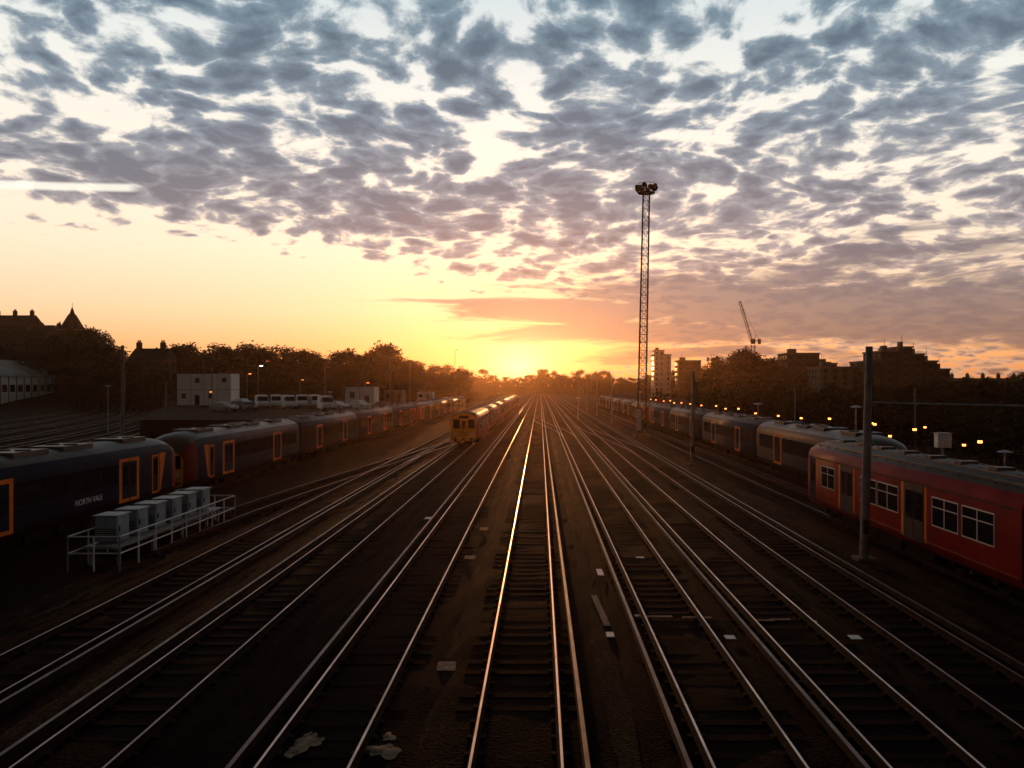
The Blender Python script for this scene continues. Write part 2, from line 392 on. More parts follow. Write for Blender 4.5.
WIN_OLD=[('w',.7,2.3),('w',2.6,4.2),('d',4.9,6.4),('w',7.0,8.6),('w',8.9,10.5),('d',11.1,12.6),('w',13.3,14.9),('w',15.2,16.7)]

t=empty('passenger_train')
coach(t,-20.7,23.0,43.0,'modern',False,True); coach(t,-20.7,2.4,22.4,'modern'); coach(t,-20.7,-18.2,1.8,'modern')
fc=bpy.data.curves.new('operator_name','FONT'); fc.body='NORTH VALE'; fc.size=.34; fc.extrude=.002; fc.materials.append(M_white)
fo=bpy.data.objects.new('operator_name',fc); col.objects.link(fo); fo.parent=t; fo.location=(-20.7+1.412,33.2,1.40); fo.rotation_euler=(math.pi/2,0,math.pi/2)
t=empty('passenger_train')
y=44.2
for i in range(8):
    coach(t,-20.7,y,y+20,'modern',i in(0,4),i in (3,7)); y+=20.5 if i!=3 else 21.4
t=empty('passenger_train')
y=82
for i in range(8):
    coach(t,-7.8,y,y+19.6,'old',i in(0,4),i in(3,7)); y+=20.1
t=empty('passenger_train')
coach(t,14.5,21.8,39.3,'old',False,True); coach(t,14.5,3.8,21.3,'old'); coach(t,14.5,-14.2,3.3,'old')
t=empty('passenger_train')
y=41
for i in range(9):
    coach(t,17.9,y,y+20,'modern',i in(0,4),i in(3,8)); y+=20.5 if i!=3 else 21.4

# ---------------------------------------------------------------- equipment cabinets and railing
root=empty('equipment_cabinets')
b=MB(); b.box(-16.1,-14.9,28.2,37.4,.66,.74,M_galv)
for yy in(28.5,31,33.5,36,37.2):
    for xx in(-16,-15): b.box(xx-.05,xx+.05,yy-.05,yy+.05,0,.66,M_galv)
b.obj('support_deck',root)
for i in range(6):
    y0=28.75+i*1.45; b=MB(); b.box(-16.0,-15.2,y0,y0+.85,.78,1.70,M_cab); o=b.obj('cabinet',root,bevel=.02)
    b=MB(); b.box(-16.05,-15.15,y0-.05,y0+.90,1.702,1.75,M_galv); b.box(-15.199,-15.18,y0+.06,y0+.79,.86,1.62,M_cab); b.box(-15.181,-15.15,y0+.1,y0+.14,1.15,1.35,M_dark)
    for k in range(4): b.box(-15.98,-15.25,y0-.012,y0-.001,1.0+k*.08,1.03+k*.08,M_dark)
    b.box(-15.9,-15.35,y0+.15,y0+.7,.744,.778,M_dark)
    b.obj('cabinet_door',root)
b=MB()
def rail_line(p,q,n,h=1.2):
    p=Vector(p);q=Vector(q)
    for i in range(n+1):
        c=p+(q-p)*i/n; b.strut(c,c+Vector((0,0,h)),.027,M_white,8)
    for z in(h,.62,): b.strut(p+Vector((0,0,z)),q+Vector((0,0,z)),.024,M_white,8)
rail_line((-16.3,27.6,0),(-14.5,27.6,0),2); rail_line((-14.5,27.6,0),(-14.5,38,0),8); rail_line((-16.4,38,0),(-14.5,38,0),2); rail_line((-16.3,27.6,0),(-16.4,38,0),8)
b.obj('handrail')

# ---------------------------------------------------------------- poles and lamps
def pole(name,x,y,h,r,arm=0,lamp=None,m=M_galv,lean=0):
    b=MB(); b.strut((0,0,0),(lean,0,h),r,m,16,r*.78); b.box(-r*2,r*2,-r*2,r*2,0,.12,M_conc)
    b.box(-r*.6,r*.6,-r*1.3,-r*.9,1.0,1.5,M_dark)
    if arm:
        b.strut((lean*.97,0,h*.97),(lean+arm,0,h+.15),r*.4,m,8); b.box(lean+arm-.4,lean+arm+.25,-.15,.15,h+.06,h+.2,m)
        if lamp: b.box(lean+arm-.3,lean+arm+.15,-.1,.1,h-.02,h+.058,lamp)
    elif r>.13: b.strut((r*.95,-.02,.3),(lean+r*.74,-.02,h*.9),.022,M_dark,6)
    o=b.obj(name); o.location=(x,y,0); return o
M_mast=mat('mast_weathered_steel',(0.26,0.21,0.185),0.7,0.1,c2=(0.15,0.11,0.095),nscale=2,spec=.3)
pole('steel_mast',11.9,29.4,7.85,.165,m=M_mast,lean=.2)
pole('steel_mast',12.35,65,7.6,.15,m=M_mast,lean=.1)
for yy in(137,173,210,250): pole('steel_mast',12.3,yy,7.7,.14,m=M_mast)
pole('steel_mast',-36,69,9.9,.16,m=M_mast)
for (u,vt,d) in((390,362,120),(212,368,140),(166,383,100),(795,385,90),(915,388,80)): pole('steel_mast',wx(u,d),d,wz(vt,d),.11,m=M_mast)
b=MB()
for k in range(12):
    a,c=k/12,(k+1)/12; f=lambda q:(11.95+q*33,29.4+q*3,5.8-1.0*q*(1-q)*.9)
    b.strut(f(a),f(c),.032,M_galv,6)
b.obj('overhead_cable')
pole('steel_mast',44.9,32.4,7.5,.15,m=M_mast)
def dome_lamp(x,y,h,lit=None):
    b=MB(); b.strut((0,0,0),(0,0,h),.06,M_galv,10,.045); b.strut((0,0,h),(0,0,h+.12),.5,M_galv,14,.12); b.strut((0,0,h-.06),(0,0,h-.005),.3,lit or M_white,12)
    o=b.obj('street_lamp'); o.location=(x,y,0)
for (u,v,d) in((758,404,75),(856,407,62),(578,398,150),(640,392,120),(108,386,110),(330,392,110),(1005,452,52)):
    dome_lamp(wx(u,d),d,wz(v,d))
def lamp(u,v,d,lit,z0=0):
    h=wz(v,d); o=pole('street_lamp',wx(u,d),d,h,.07,.7,lit,m=M_galv)
lamp(258,366,150,M_lampW); lamp(247,374,170,M_lampO); lamp(325,368,160,None); lamp(410,362,200,None); lamp(455,350,260,None); lamp(300,380,190,M_lampO)
lamp(208,392,150,M_lampO); lamp(232,388,165,M_lampO); lamp(365,383,170,M_lampO)
for i in range(18):
    yy=46+i*8; x=25.5+U(-.4,.6); hh=U(3.1,3.5)
    b=MB(); b.strut((0,0,0),(0,0,hh),.05,M_dark,8); b.strut((0,0,hh),(0,0,hh+.14),.12,M_lampO,10); b.strut((0,0,hh+.14),(0,0,hh+.22),.16,M_dark,10,.05)
    o=b.obj('platform_lamp'); o.location=(x,yy,0)
for (u,v,d) in((872,424,70),(890,437,62),(964,446,58),(985,441,66),(925,428,78),(1012,438,70)):
    hh=wz(v,d); b=MB(); b.strut((0,0,0),(0,0,hh),.05,M_dark,8); b.strut((0,0,hh),(0,0,hh+.14),.12,M_lampO,10); b.strut((0,0,hh+.14),(0,0,hh+.22),.16,M_dark,10,.05)
    o=b.obj('platform_lamp'); o.location=(wx(u,d),d,0)

# floodlight tower
root=empty('floodlight_tower',(12.4,98,0))
b=MB(); b.box(-.9,.9,-.9,.9,0,.5,M_conc); 
for sx in(-1,1):
    for sy in(-1,1): b.box(sx*.4-.1,sx*.4+.1,sy*.4-.1,sy*.4+.1,.5,1.2,M_conc)
b.box(-.62,-.1,-.64,-.6,1.0,3.6,M_white)
b.obj('tower_base',root)
b=MB(); Ht=30.0; N=30; lean=.62
def corner(i,k):
    z=1.2+(Ht-1.2)*i/N; w=.48-.10*i/N; a=[(-1,-1),(1,-1),(1,1),(-1,1)][k]; return Vector((lean*z/Ht+a[0]*w,a[1]*w,z))
for i in range(N):
    for k in range(4):
        b.strut(corner(i,k),corner(i+1,k),.055,M_dark,5)
        k2=(k+1)%4; b.strut(corner(i,k),corner(i,k2),.032,M_dark,4)
        if i%2: b.strut(corner(i,k),corner(i+1,k2),.032,M_dark,4)
        else: b.strut(corner(i,k2),corner(i+1,k),.032,M_dark,4)
for q in(-.15,.15): b.strut((q,-.1,1.2),(q+lean,-.1,Ht),.02,M_dark,4)
b.obj('lattice_mast',root)
b=MB(); cx=lean
b.strut((cx,0,Ht),(cx,0,Ht+.1),1.05,M_dark,12); b.strut((cx,0,Ht+.1),(cx,0,Ht+1.1),.12,M_dark,8)
for k in range(10):
    a=2*math.pi*k/10; c,s_=math.cos(a),math.sin(a); p=Vector((cx+c*.85,s_*.85,Ht+.75)); q=Vector((cx+c*1.35,s_*1.35,Ht+.5+(.25 if k%2 else 0)))
    b.strut(p,q,.20,M_dark,6,.34); b.strut((cx,0,Ht+.55),p,.03,M_dark)
    a2=2*math.pi*(k+1)/10
    b.strut((cx+c*1.05,s_*1.05,Ht+1.15),(cx+math.cos(a2)*1.05,math.sin(a2)*1.05,Ht+1.15),.03,M_dark)
    b.strut((cx+c*1.05,s_*1.05,Ht),(cx+c*1.05,s_*1.05,Ht+1.15),.025,M_dark)
b.obj('lamp_head',root)

def crane(x,y,ztow,jib,ang,name='tower_crane'):
    root=empty(name,(x,y,0)); b=MB(); w=.9
    for i in range(int(ztow/2)):
        z=i*2
        for k in range(4):
            a=[(-w,-w),(w,-w),(w,w),(-w,w)]; p=a[k];q=a[(k+1)%4]
            b.strut((*p,z),(*p,z+2),.16,M_dark); b.strut((*p,z),(*q,z+2),.1,M_dark)
    b.obj('mast',root); b=MB(); d=Vector((math.cos(ang),0,math.sin(ang))); n=Vector((-d.z,0,d.x)); o=Vector((0,0,ztow))
    s=0
    while s<jib:
        e=min(jib,s+2.2)
        for yy in(-.6,.6): b.strut(o+d*s+Vector((0,yy,0)),o+d*e+Vector((0,yy,0)),.14,M_dark); b.strut(o+d*s+Vector((0,yy,0)),o+d*(s+e)/2+n*1.2,.09,M_dark); b.strut(o+d*(s+e)/2+n*1.2,o+d*e+Vector((0,yy,0)),.09,M_dark)
        b.strut(o+d*s+n*1.2,o+d*e+n*1.2,.13,M_dark); s=e
    sg=-1 if d.x>0 else 1
    b.box(-1.0,1.0,-1,1,ztow-1,ztow+1.6,M_dark)
    k=.55
    b.strut(o,o+Vector((sg*6*k,0,1)),.3,M_dark); b.box(*sorted((sg*5*k,sg*7*k)),-1.2,1.2,ztow-1,ztow+1.6,M_dark)
    ap=o+Vector((sg*3*k,0,7*k)); b.strut(o,ap,.15,M_dark); b.strut(o+Vector((sg*6*k,0,1)),ap,.08,M_dark); b.strut(ap,o+d*jib*.9,.06,M_dark)
    b.obj('jib',root)
crane(wx(753,420),420,wz(342,420),22.5,math.radians(107))
crane(wx(713,520),520,wz(360,520),14,math.radians(4))

# ---------------------------------------------------------------- buildings
def building(name,x,y,z0,blocks,wall,winm=M_glassb,rot=0,roofkind='flat',trim=M_stone):
    root=empty(name,(x,y,0)); root.rotation_euler=(0,0,rot)
    w=MB(); g=MB(); r=MB()
    for (bx0,bx1,by0,by1,h,st) in blocks:
        w.box(bx0,bx1,by0,by1,0,z0+h,wall)
        nb=max(1,int((bx1-bx0)/2.6)); sh=h/st
        for s in range(st):
            zc=z0+sh*s+sh*.5
            for i in range(nb):
                xc=bx0+(i+.5)*(bx1-bx0)/nb
                g.box(xc-.55,xc+.55,by0-.06,by0+.1,zc-.75,zc+.75,winm)
                w.box(xc-.7,xc+.7,by0-.14,by0+.1,zc-.93,zc-.77,trim)
                w.box(xc-.7,xc+.7,by0-.10,by0+.1,zc+.77,zc+.90,trim)
                w.box(xc-.03,xc+.03,by0-.08,by0+.1,zc-.74,zc+.74,trim)
            nd=max(1,int((by1-by0)/3))
            for i in range(nd):
                yc=by0+(i+.5)*(by1-by0)/nd
                for X,q in((bx0,-1),(bx1,1)): g.box(*sorted((X-q*.1,X+q*.06)),yc-.55,yc+.55,zc-.75,zc+.75,winm)
        zt=z0+h
        if roofkind=='flat':
            r.box(bx0-.25,bx1+.25,by0-.25,by1+.25,zt+.002,zt+.5,trim); r.box(bx0+1,bx0+min(4,(bx1-bx0)*.5),by0+2,by0+4,zt+.5,zt+2,M_cladg)
            r.strut((bx0+2,by0+3,zt+2),(bx0+2,by0+3,zt+4),.06,M_dark)
        else:
            cy=(by0+by1)/2; rh=(by1-by0)*.38
            r.add([(bx0-.3,by0-.4,zt+.01),(bx1+.3,by0-.4,zt+.01),(bx1+.3,by1+.4,zt+.01),(bx0-.3,by1+.4,zt+.01),(bx0-.3,cy,zt+rh),(bx1+.3,cy,zt+rh)],[(0,1,5,4),(2,3,4,5),(0,4,3),(1,2,5),(3,2,1,0)],M_slate)
            k=bx0+1
            while k<bx1: r.box(k-.6,k+.6,cy-.9,cy+.1,zt+rh*.4,zt+rh+1.6,wall); [r.strut((k+q,cy-.4,zt+rh+1.6),(k+q,cy-.4,zt+rh+2.2),.14,M_brick,8) for q in(-.35,0,.35)]; k+=6.5
    w.obj('walls',root); g.obj('windows',root); r.obj('roof',root); return root
d=300
building('mansion_block',wx(-12,d),d,10,[(-14,14,0,12,wz(326,d)-10,4),(14.2,21,1,12,wz(335,d)-10,4)],M_brick,roofkind='pitch')
building('mansion_block',wx(52,d+12),d+12,10,[(-8,6,0,11,wz(336,d)-10,4)],M_brick,roofkind='pitch')
root=building('turreted_building',wx(75,d),d-5,10,[(-3.2,3.2,0,6.4,wz(331,d)-10,4)],M_brick,roofkind='flat')
b=MB(); zb=wz(331,d)+.5; b.strut((0,3.2,zb),(0,3.2,zb+5.5),4.3,M_slate,8,1.3); b.strut((0,3.2,zb+5.5),(0,3.2,zb+8.2),1.0,M_slate,8,.15); b.strut((0,3.2,zb+8.2),(0,3.2,zb+10),.08,M_dark,5)
for sx in(-1,1): b.strut((sx*2.9,.5,zb),(sx*2.9,.5,zb+3),.7,M_slate,8,.05)
b.obj('turret_spire',root)
d=215; building('brick_house',wx(146,d),d,4,[(-4.6,4.6,0,8,wz(359,d)-4,3)],M_brick,roofkind='pitch')
root=empty('depot_shed',(-167,0,0)); b=MB()
ez=9.3; rz=14.5
b.box(-9,8,120,262,0,ez,M_render)
vs=[(-9.5,119.5,ez+.02),(8.5,119.5,ez+.02),(8.5,262.5,ez+.02),(-9.5,262.5,ez+.02),(-.5,119.5,rz),(-.5,262.5,rz)]
b.add(vs,[(1,2,5,4),(3,0,4,5),(0,1,4),(2,3,5),(3,2,1,0)],M_shroof)
k=120.5
while k<262: b.box(7.9,8.16,k-.12,k+.12,.2,ez-.1,M_cladg); b.box(7.95,8.07,k+.7,k+2.9,4.6,6.8,M_glassb); k+=3.6
b.obj('shed_shell',root)
b=MB(); b.poly([(-27,92),(-27,420),(-185,420),(-100,230),(-62,128),(-46,92)],0,2.5,M_asph); b.obj('yard_terrace')
def portacabin(u0,u1,vt,d,st,m):
    root=empty('portable_cabin',(wx((u0+u1)/2,d),d,2.5)); w=(u1-u0)*d/F/2; h=wz(vt,d)-2.5; b=MB(); g=MB()
    for s in range(st):
        z=s*h/st; b.box(-w,w,0,4.5,z+.06,z+h/st,m); b.box(-w-.05,w+.05,-.05,4.55,z,z+.058,M_dark); n=max(2,int(w*2/2.4))
        for i in range(n):
            xc=-w+(i+.5)*2*w/n
            if i==1 and s==0: g.box(xc-.45,xc+.45,-.04,.05,z+.1,z+2.1,M_navy)
            elif (i+s)%2==0: g.box(xc-.45,xc+.45,-.04,.05,z+h/st*.45,z+h/st*.75,M_glassb)
            for q in range(6): b.box(xc-w/n+q*w/n/3-.02,xc-w/n+q*w/n/3+.02,-.025,.03,z+.07,z+h/st-.03,m)
            b.box(xc-2*w/n/2-.03,xc-2*w/n/2+.03,-.03,.03,z+.07,z+h/st-.03,M_cladg)
    b.box(-w-.1,w+.1,-.1,4.6,h+.003,h+.12,M_galv)
    b.obj('cabin_shell',root); g.obj('cabin_openings',root)
portacabin(177,231,374,160,2,M_render); portacabin(345,374,387,150,1,M_render); portacabin(384,402,391,175,1,M_cladg); portacabin(417,432,392,200,1,M_render)
d=450; building('white_apartment_block',wx(664,d),d,0,[(-5.5,4,0,12,wz(355,d),8),(-5.5,0,-.5,8,wz(351,d),9)],M_render)
building('apartment_block',wx(688,430),430,0,[(-5,7,0,12,wz(361,430),7)],M_brick)
d=300; building('apartment_block',wx(806,d),d,0,[(-7,5,0,12,wz(354,d),7),(5.2,12,1,12,wz(364,d),6),(-16,-7.2,2,12,wz(372,d),5)],M_brick)
building('apartment_block',wx(840,250),250,0,[(-6,6,0,12,wz(368,250),6)],M_cladg)
d=240; building('stepped_apartment_block',wx(898,d),d,0,[(-9,-5,1,14,wz(362,d),6),(-4.8,0,0,14,wz(352,d),7),(.2,4,-.6,14,wz(348,d),8),(4.2,8,.2,14,wz(355,d),7),(8.2,12,.4,14,wz(362,d),6),(12.2,16,.8,14,wz(370,d),5)],M_brick)
building('apartment_block',wx(1000,330),330,0,[(-18,16,0,12,wz(389,330),4)],M_brick,roofkind='pitch')
b=MB(); d=47; x=wx(945,d); b.box(x-.4,x+.4,d,d+.5,wz(448,d),wz(434,d),M_white); b.strut((x,d+.25,0),(x,d+.25,wz(448,d)),.06,M_galv,8); b.box(x-.45,x+.45,d-.05,d+.55,wz(434,d)+.002,wz(434,d)+.05,M_galv); b.obj('relay_box',bevel=.02)
b=MB(); yy=8
while yy<260:
    b.box(28.0,28.08,yy,yy+2.4,1.3,1.38,M_dark); b.box(28.0,28.08,yy,yy+2.4,.4,.48,M_dark); b.box(27.96,28.12,yy-.06,yy+.06,0,1.9,M_dark)
    for k in range(12): b.box(27.97,27.995,yy+.1+k*.2,yy+.17+k*.2,.1,1.85,M_dark)
    yy+=2.4
b.obj('palisade_fence')

# ---------------------------------------------------------------- road vehicles in the yard
def vehicle(name,x,y,z,rot,prof,glassp,w,m,wheels):
    root=empty(name,(x,y,z)); root.rotation_euler=(0,0,rot); b=MB(); n=len(prof)
    vs=[]
    for s in(-1,1):
        for (px,pz) in prof:
            t=.12 if pz>1.15 else 0; vs.append((px,s*(w/2-t),pz))
    fs=[(k,(k+1)%n,n+(k+1)%n,n+k) for k in range(n)]+[tuple(range(n-1,-1,-1)),tuple(range(n,2*n))]
    b.add(vs,fs,m); b.obj('body',root,bevel=.06)
    g=MB()
    for (a,c,z0,z1) in glassp:
        for s in(-1,1): g.box(a,c,*sorted((s*(w/2-.16),s*(w/2-.08))),z0,z1,M_glass)
    for wxp in wheels:
        for s in(-1,1): g.strut((wxp,s*(w/2-.2),.33),(wxp,s*(w/2+.01),.33),.33,M_rubber,16); g.strut((wxp,s*(w/2+.005),.33),(wxp,s*(w/2+.02),.33),.19,M_galv,12)
    xf=max(p[0] for p in prof); xr=min(p[0] for p in prof)
    zs=sorted([p for p in prof if p[0]>.3 and p[1]>1.0],key=lambda p:p[1])
    if len(zs)>=2:
        p,q=zs[0] if len(zs)<3 else zs[1],zs[-2] if len(zs)>3 else zs[-1]
        g.add([(p[0]-.02,-w/2+.2,p[1]+.05),(p[0]-.02,w/2-.2,p[1]+.05),(q[0]+.05,w/2-.24,q[1]),(q[0]+.05,-w/2+.24,q[1])],[(0,1,2,3)],M_glass)
    g.box(xf-.02,xf+.02,-w/2+.1,-w/2+.4,.65,.85,M_white); g.box(xf-.02,xf+.02,w/2-.4,w/2-.1,.65,.85,M_white)
    g.box(xr-.02,xr+.02,-w/2+.05,-w/2+.2,.8,1.1,M_red); g.box(xr-.02,xr+.02,w/2-.2,w/2-.05,.8,1.1,M_red)
    g.box(xf-.03,xf+.06,-w/2+.1,w/2-.1,.3,.5,M_dark)
    g.obj('glass_wheels_lights',root)
vanp=[(-2.6,.3),(2.5,.3),(2.6,.7),(2.5,1.05),(1.75,1.3),(1.05,2.1),(.7,2.3),(-2.45,2.35),(-2.6,2.1)]
carp=[(-2.1,.28),(2.1,.28),(2.15,.7),(2.0,.88),(1.0,1.0),(.4,1.42),(-1.1,1.46),(-1.8,1.02),(-2.1,.95)]
for i,(u,v) in enumerate(((276,408),(289,409),(302,408),(315,408),(262,409),(326,411))):
    d=(H-2.5)*F/(v-V0)+i*.7; vehicle('parked_van',wx(u,d),d,2.5,math.radians(U(-80,-62)),vanp,[(.55,1.3,1.3,1.95)],2.0,M_white,(-1.7,1.6))
for i,(u,v) in enumerate(((238,410),(249,411),(337,410),(224,412),(243,406),(385,411),(360,409))):
    d=(H-2.5)*F/(v-V0); vehicle('parked_car',wx(u,d),d,2.5,math.radians(U(-70,-20)),carp,[(-1.1,-.2,1.0,1.35),(-.12,.6,1.0,1.35)],1.75,random.choice([M_white,M_white,M_galv,M_cladg]),(-1.35,1.35))

# ---------------------------------------------------------------- hill
b=MB(); nx,ny=30,14; vs=[]
for j in range(ny+1):
    for i in range(nx+1):
        x=-420+i*(420-95)/nx; y=225+j*260/ny; fx=min(1,max(0,(-95-x)/110)); fy=min(1,max(0,(y-225)/70)); e=min(1,max(0,(485-y)/60))
        vs.append((x,y,-.3+(11*fx+3)*fy*e*(.85+.15*math.sin(x*.05)*math.cos(y*.04))))
b.add(vs,[(j*(nx+1)+i,j*(nx+1)+i+1,(j+1)*(nx+1)+i+1,(j+1)*(nx+1)+i) for j in range(ny) for i in range(nx)],M_hill); b.obj('hill')

# ---------------------------------------------------------------- trees
def tree_mesh(seed,leafm,shape='round'):
    random.seed(seed); b=MB()
    b.strut((0,0,-1),(0,0,3.4),.34,M_bark,8,.24)
    tips=[]
    for k in range(8):
        a=2*math.pi*k/8+U(-.4,.4); z=U(2.4,4.5); r=U(1.2,2.6); p=Vector((math.cos(a)*r,math.sin(a)*r,z+U(2,4.2)))
        s=Vector((0,0,z)); mid=s.lerp(p,.5)+Vector((U(-.3,.3),U(-.3,.3),.3)); b.strut(s,mid,.15,M_bark,6,.1); b.strut(mid,p,.1,M_bark,5,.04); tips.append(p)
        q=mid+Vector((U(-1.5,1.5),U(-1.5,1.5),U(.8,2))); b.strut(mid,q,.07,M_bark,5,.03); tips.append(q)
    b.strut((0,0,3.4),(U(-.5,.5),U(-.5,.5),9.5),.22,M_bark,7,.04)
    cl=[]
    for i in range(46):
        t=R(); z=2.6+t*9.0
        rad={'round':4.3*math.sin(math.pi*min(1,.15+.80*t))**.7,'tall':2.5*math.sin(math.pi*min(1,.2+.77*t))**.6,'wide':5.4*math.sin(math.pi*min(1,.2+.76*t))**.8}[shape]
        a=U(0,6.283); r=rad*math.sqrt(U(.1,1)); cl.append((Vector((r*math.cos(a),r*math.sin(a),z*(.85 if shape=='wide' else 1))),U(.6,1.35)))
    for p in tips: cl.append((p,U(.6,1.0)))
    vs=[];fs=[]
    for c,cr in cl:
        for k in range(int(52*cr)):
            d=Vector((random.gauss(0,1),random.gauss(0,1),random.gauss(0,.8))); d=d.normalized()*cr*(R()**.45)*1.05
            p=c+d; n=Vector((U(-1,1),U(-1,1),U(-.5,1))).normalized(); a=n.cross(Vector((0,0,1)) if abs(n.z)<.9 else Vector((1,0,0))).normalized(); e=n.cross(a); s=U(.13,.30)
            o=len(vs); vs+=[p-a*s,p-e*s*.6,p+a*s,p+e*s*.6]; fs.append((o,o+1,o+2,o+3))
    b.add(vs,fs,leafm)
    me=bpy.data.meshes.new('tree_mesh'); me.from_pydata([tuple(v) for v in b.v],[],b.f)
    for m in b.mats: me.materials.append(m)
    me.polygons.foreach_set('material_index',b.m); me.update(); return me
TM=[tree_mesh(11,M_leafA,'round'),tree_mesh(12,M_leafB,'wide'),tree_mesh(13,M_leafA,'tall'),tree_mesh(14,M_leafB,'round'),tree_mesh(15,M_leafA,'wide')]
random.seed(99)
def put_tree(x,y,z,h,parent=None,name='tree',wide=1.0,k=None):
    o=bpy.data.objects.new(name,TM[k if k is not None else random.randrange(5)]); col.objects.link(o)
    s=h/11.6; o.scale=(s*wide*U(.85,1.2),s*wide*U(.85,1.2),s); o.location=(x,y,z); o.rotation_euler=(0,0,U(0,6.28))
    if parent: o.parent=parent
    return o
prof=[(-150,352),(-60,354),(0,350),(30,350),(55,342),(88,334),(105,338),(118,352),(150,366),(170,348),(210,350),(250,346),(290,352),(330,354),(365,356),(380,348),(395,352),(412,364),(440,366),(460,372),(500,375),(512,377),(524,377),(534,370),(545,372),(600,374),(640,377),(700,366),(722,358),(745,352),(765,362),(800,367),(850,372),(880,380),(930,380),(970,378),(1000,377),(1024,373),(1120,368),(1250,365)]
def pv(u):
    for (a,va),(c,vc) in zip(prof,prof[1:]):
        if a<=u<=c: return va+(vc-va)*(u-a)/(c-a)
    return 372
def dist(u):
    if u<130: return 262
    if u<410: return 275
    if u<480: return 275+(u-410)*5
    if u<640: return 640
    if u<720: return 640-(u-640)*4.5
    return 285
tl=empty('distant_tree_line')
u=-150
while u<1250:
    d0=dist(u)
    for row in range(3):
        d=d0*(1+row*.07)+U(-6,6); top=wz(pv(u)+[0,3,-0.5][row]+U(-3,6),d)
        z0=8 if (u<100 and d<500) else -.2
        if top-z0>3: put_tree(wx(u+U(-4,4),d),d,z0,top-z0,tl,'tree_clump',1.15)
    u+= (9 if 400<u<720 else 12)*U(.8,1.2)
u=-150
while u<1250:
    d=dist(u)*.94
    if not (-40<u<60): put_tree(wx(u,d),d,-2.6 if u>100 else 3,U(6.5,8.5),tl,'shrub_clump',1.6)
    u+=(7 if 400<u<720 else 11)
mt=empty('lineside_bushes')
for i in range(95):
    yy=U(45,250); x=U(32,44)+ (yy-45)*.28*R()
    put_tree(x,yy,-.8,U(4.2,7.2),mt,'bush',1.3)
for i in range(34):
    yy=U(60,150); x=U(50,100); put_tree(x,yy,-1,U(6,8.2),mt,'bush',1.3)
for (u,v,d) in((88,330,245),(102,334,240),(176,350,230),(384,346,235),(372,352,240),(745,350,290),(733,355,280),(1022,372,95),(985,380,110),(940,384,120),(700,382,150)):
    put_tree(wx(u,d),d,6 if u<120 else -.2,wz(v,d)-(6 if u<120 else -.2),None,'tree',.9)
for i in range(22):
    u=U(325,470); d=U(210,260); put_tree(wx(u,d),d,0,wz(U(368,380),d),tl,'tree_clump',1.1)
for i in range(18):
    u=U(65,180); d=U(205,235); put_tree(wx(u,d),d,0,wz(U(362,378),d),tl,'tree_clump',1.1)

# ---------------------------------------------------------------- camera
cam=bpy.data.cameras.new('camera'); co=bpy.data.objects.new('camera',cam); col.objects.link(co)
cam.sensor_width=36; cam.lens=36*F/1024; cam.shift_x=-28/1024; cam.shift_y=2/1024; cam.clip_end=8000; cam.clip_start=.1
co.location=(0,0,H); co.rotation_euler=(math.pi/2,0,0); scene.camera=co

# ---------------------------------------------------------------- sun, haze and sky
sunA=math.atan((518-U0)/F); sunE=math.radians(1.4)
S=Vector((math.sin(sunA)*math.cos(sunE),math.cos(sunA)*math.cos(sunE),math.sin(sunE)))
sl=bpy.data.lights.new('sun','SUN'); sl.energy=2.4; sl.angle=math.radians(.5); sl.color=(1,.40,.12)
so=bpy.data.objects.new('sun',sl); col.objects.link(so); so.rotation_euler=S.to_track_quat('Z','Y').to_euler(); so.location=(0,60,40)
hz=MB(); m=bpy.data.materials.new('evening_haze'); m.use_nodes=True; n_=m.node_tree; n_.nodes.clear()
vsn=n_.nodes.new('ShaderNodeVolumeScatter'); vsn.inputs['Density'].default_value=.00011; vsn.inputs['Anisotropy'].default_value=.82; vsn.inputs['Color'].default_value=(1,.62,.36,1)
oo=n_.nodes.new('ShaderNodeOutputMaterial'); n_.links.new(vsn.outputs[0],oo.inputs['Volume'])
hz.box(-900,900,-60,760,-2,45,m); hz.obj('evening_haze')
w=bpy.data.worlds.new('World'); scene.world=w; w.use_nodes=True; nt=w.node_tree; nt.nodes.clear(); L=nt.links
def inp(n,i,v):
    if v is None: return
    if isinstance(v,bpy.types.NodeSocket): L.new(v,n.inputs[i])
    else: n.inputs[i].default_value=v
def M(op,a,b=None,c=None,clamp=False):
    n=nt.nodes.new('ShaderNodeMath'); n.operation=op; n.use_clamp=clamp; inp(n,0,a); inp(n,1,b); inp(n,2,c); return n.outputs[0]
def VM(op,a,b=None,s=None):
    n=nt.nodes.new('ShaderNodeVectorMath'); n.operation=op; inp(n,0,a); inp(n,1,b)
    if s is not None: inp(n,'Scale',s)
    return n.outputs['Value'] if op in('DOT_PRODUCT','LENGTH') else n.outputs[0]
def XYZ(x,y,z):
    n=nt.nodes.new('ShaderNodeCombineXYZ'); inp(n,0,x);inp(n,1,y);inp(n,2,z); return n.outputs[0]
def MR(v,a,b,c=0,d=1,smooth=True):
    n=nt.nodes.new('ShaderNodeMapRange'); n.interpolation_type='SMOOTHSTEP' if smooth else 'LINEAR'; inp(n,0,v);inp(n,1,a);inp(n,2,b);inp(n,3,c);inp(n,4,d); return n.outputs[0]
def NO(vec,sc,det=5,ro=.55,dist=0):
    n=nt.nodes.new('ShaderNodeTexNoise'); inp(n,'Vector',vec); inp(n,'Scale',sc); inp(n,'Detail',det); inp(n,'Roughness',ro); inp(n,'Distortion',dist); return n
def MIX(f,a,b,mode='MIX'):
    n=nt.nodes.new('ShaderNodeMix'); n.data_type='RGBA'; n.blend_type=mode; inp(n,0,f); inp(n,6,a); inp(n,7,b); return n.outputs[2]
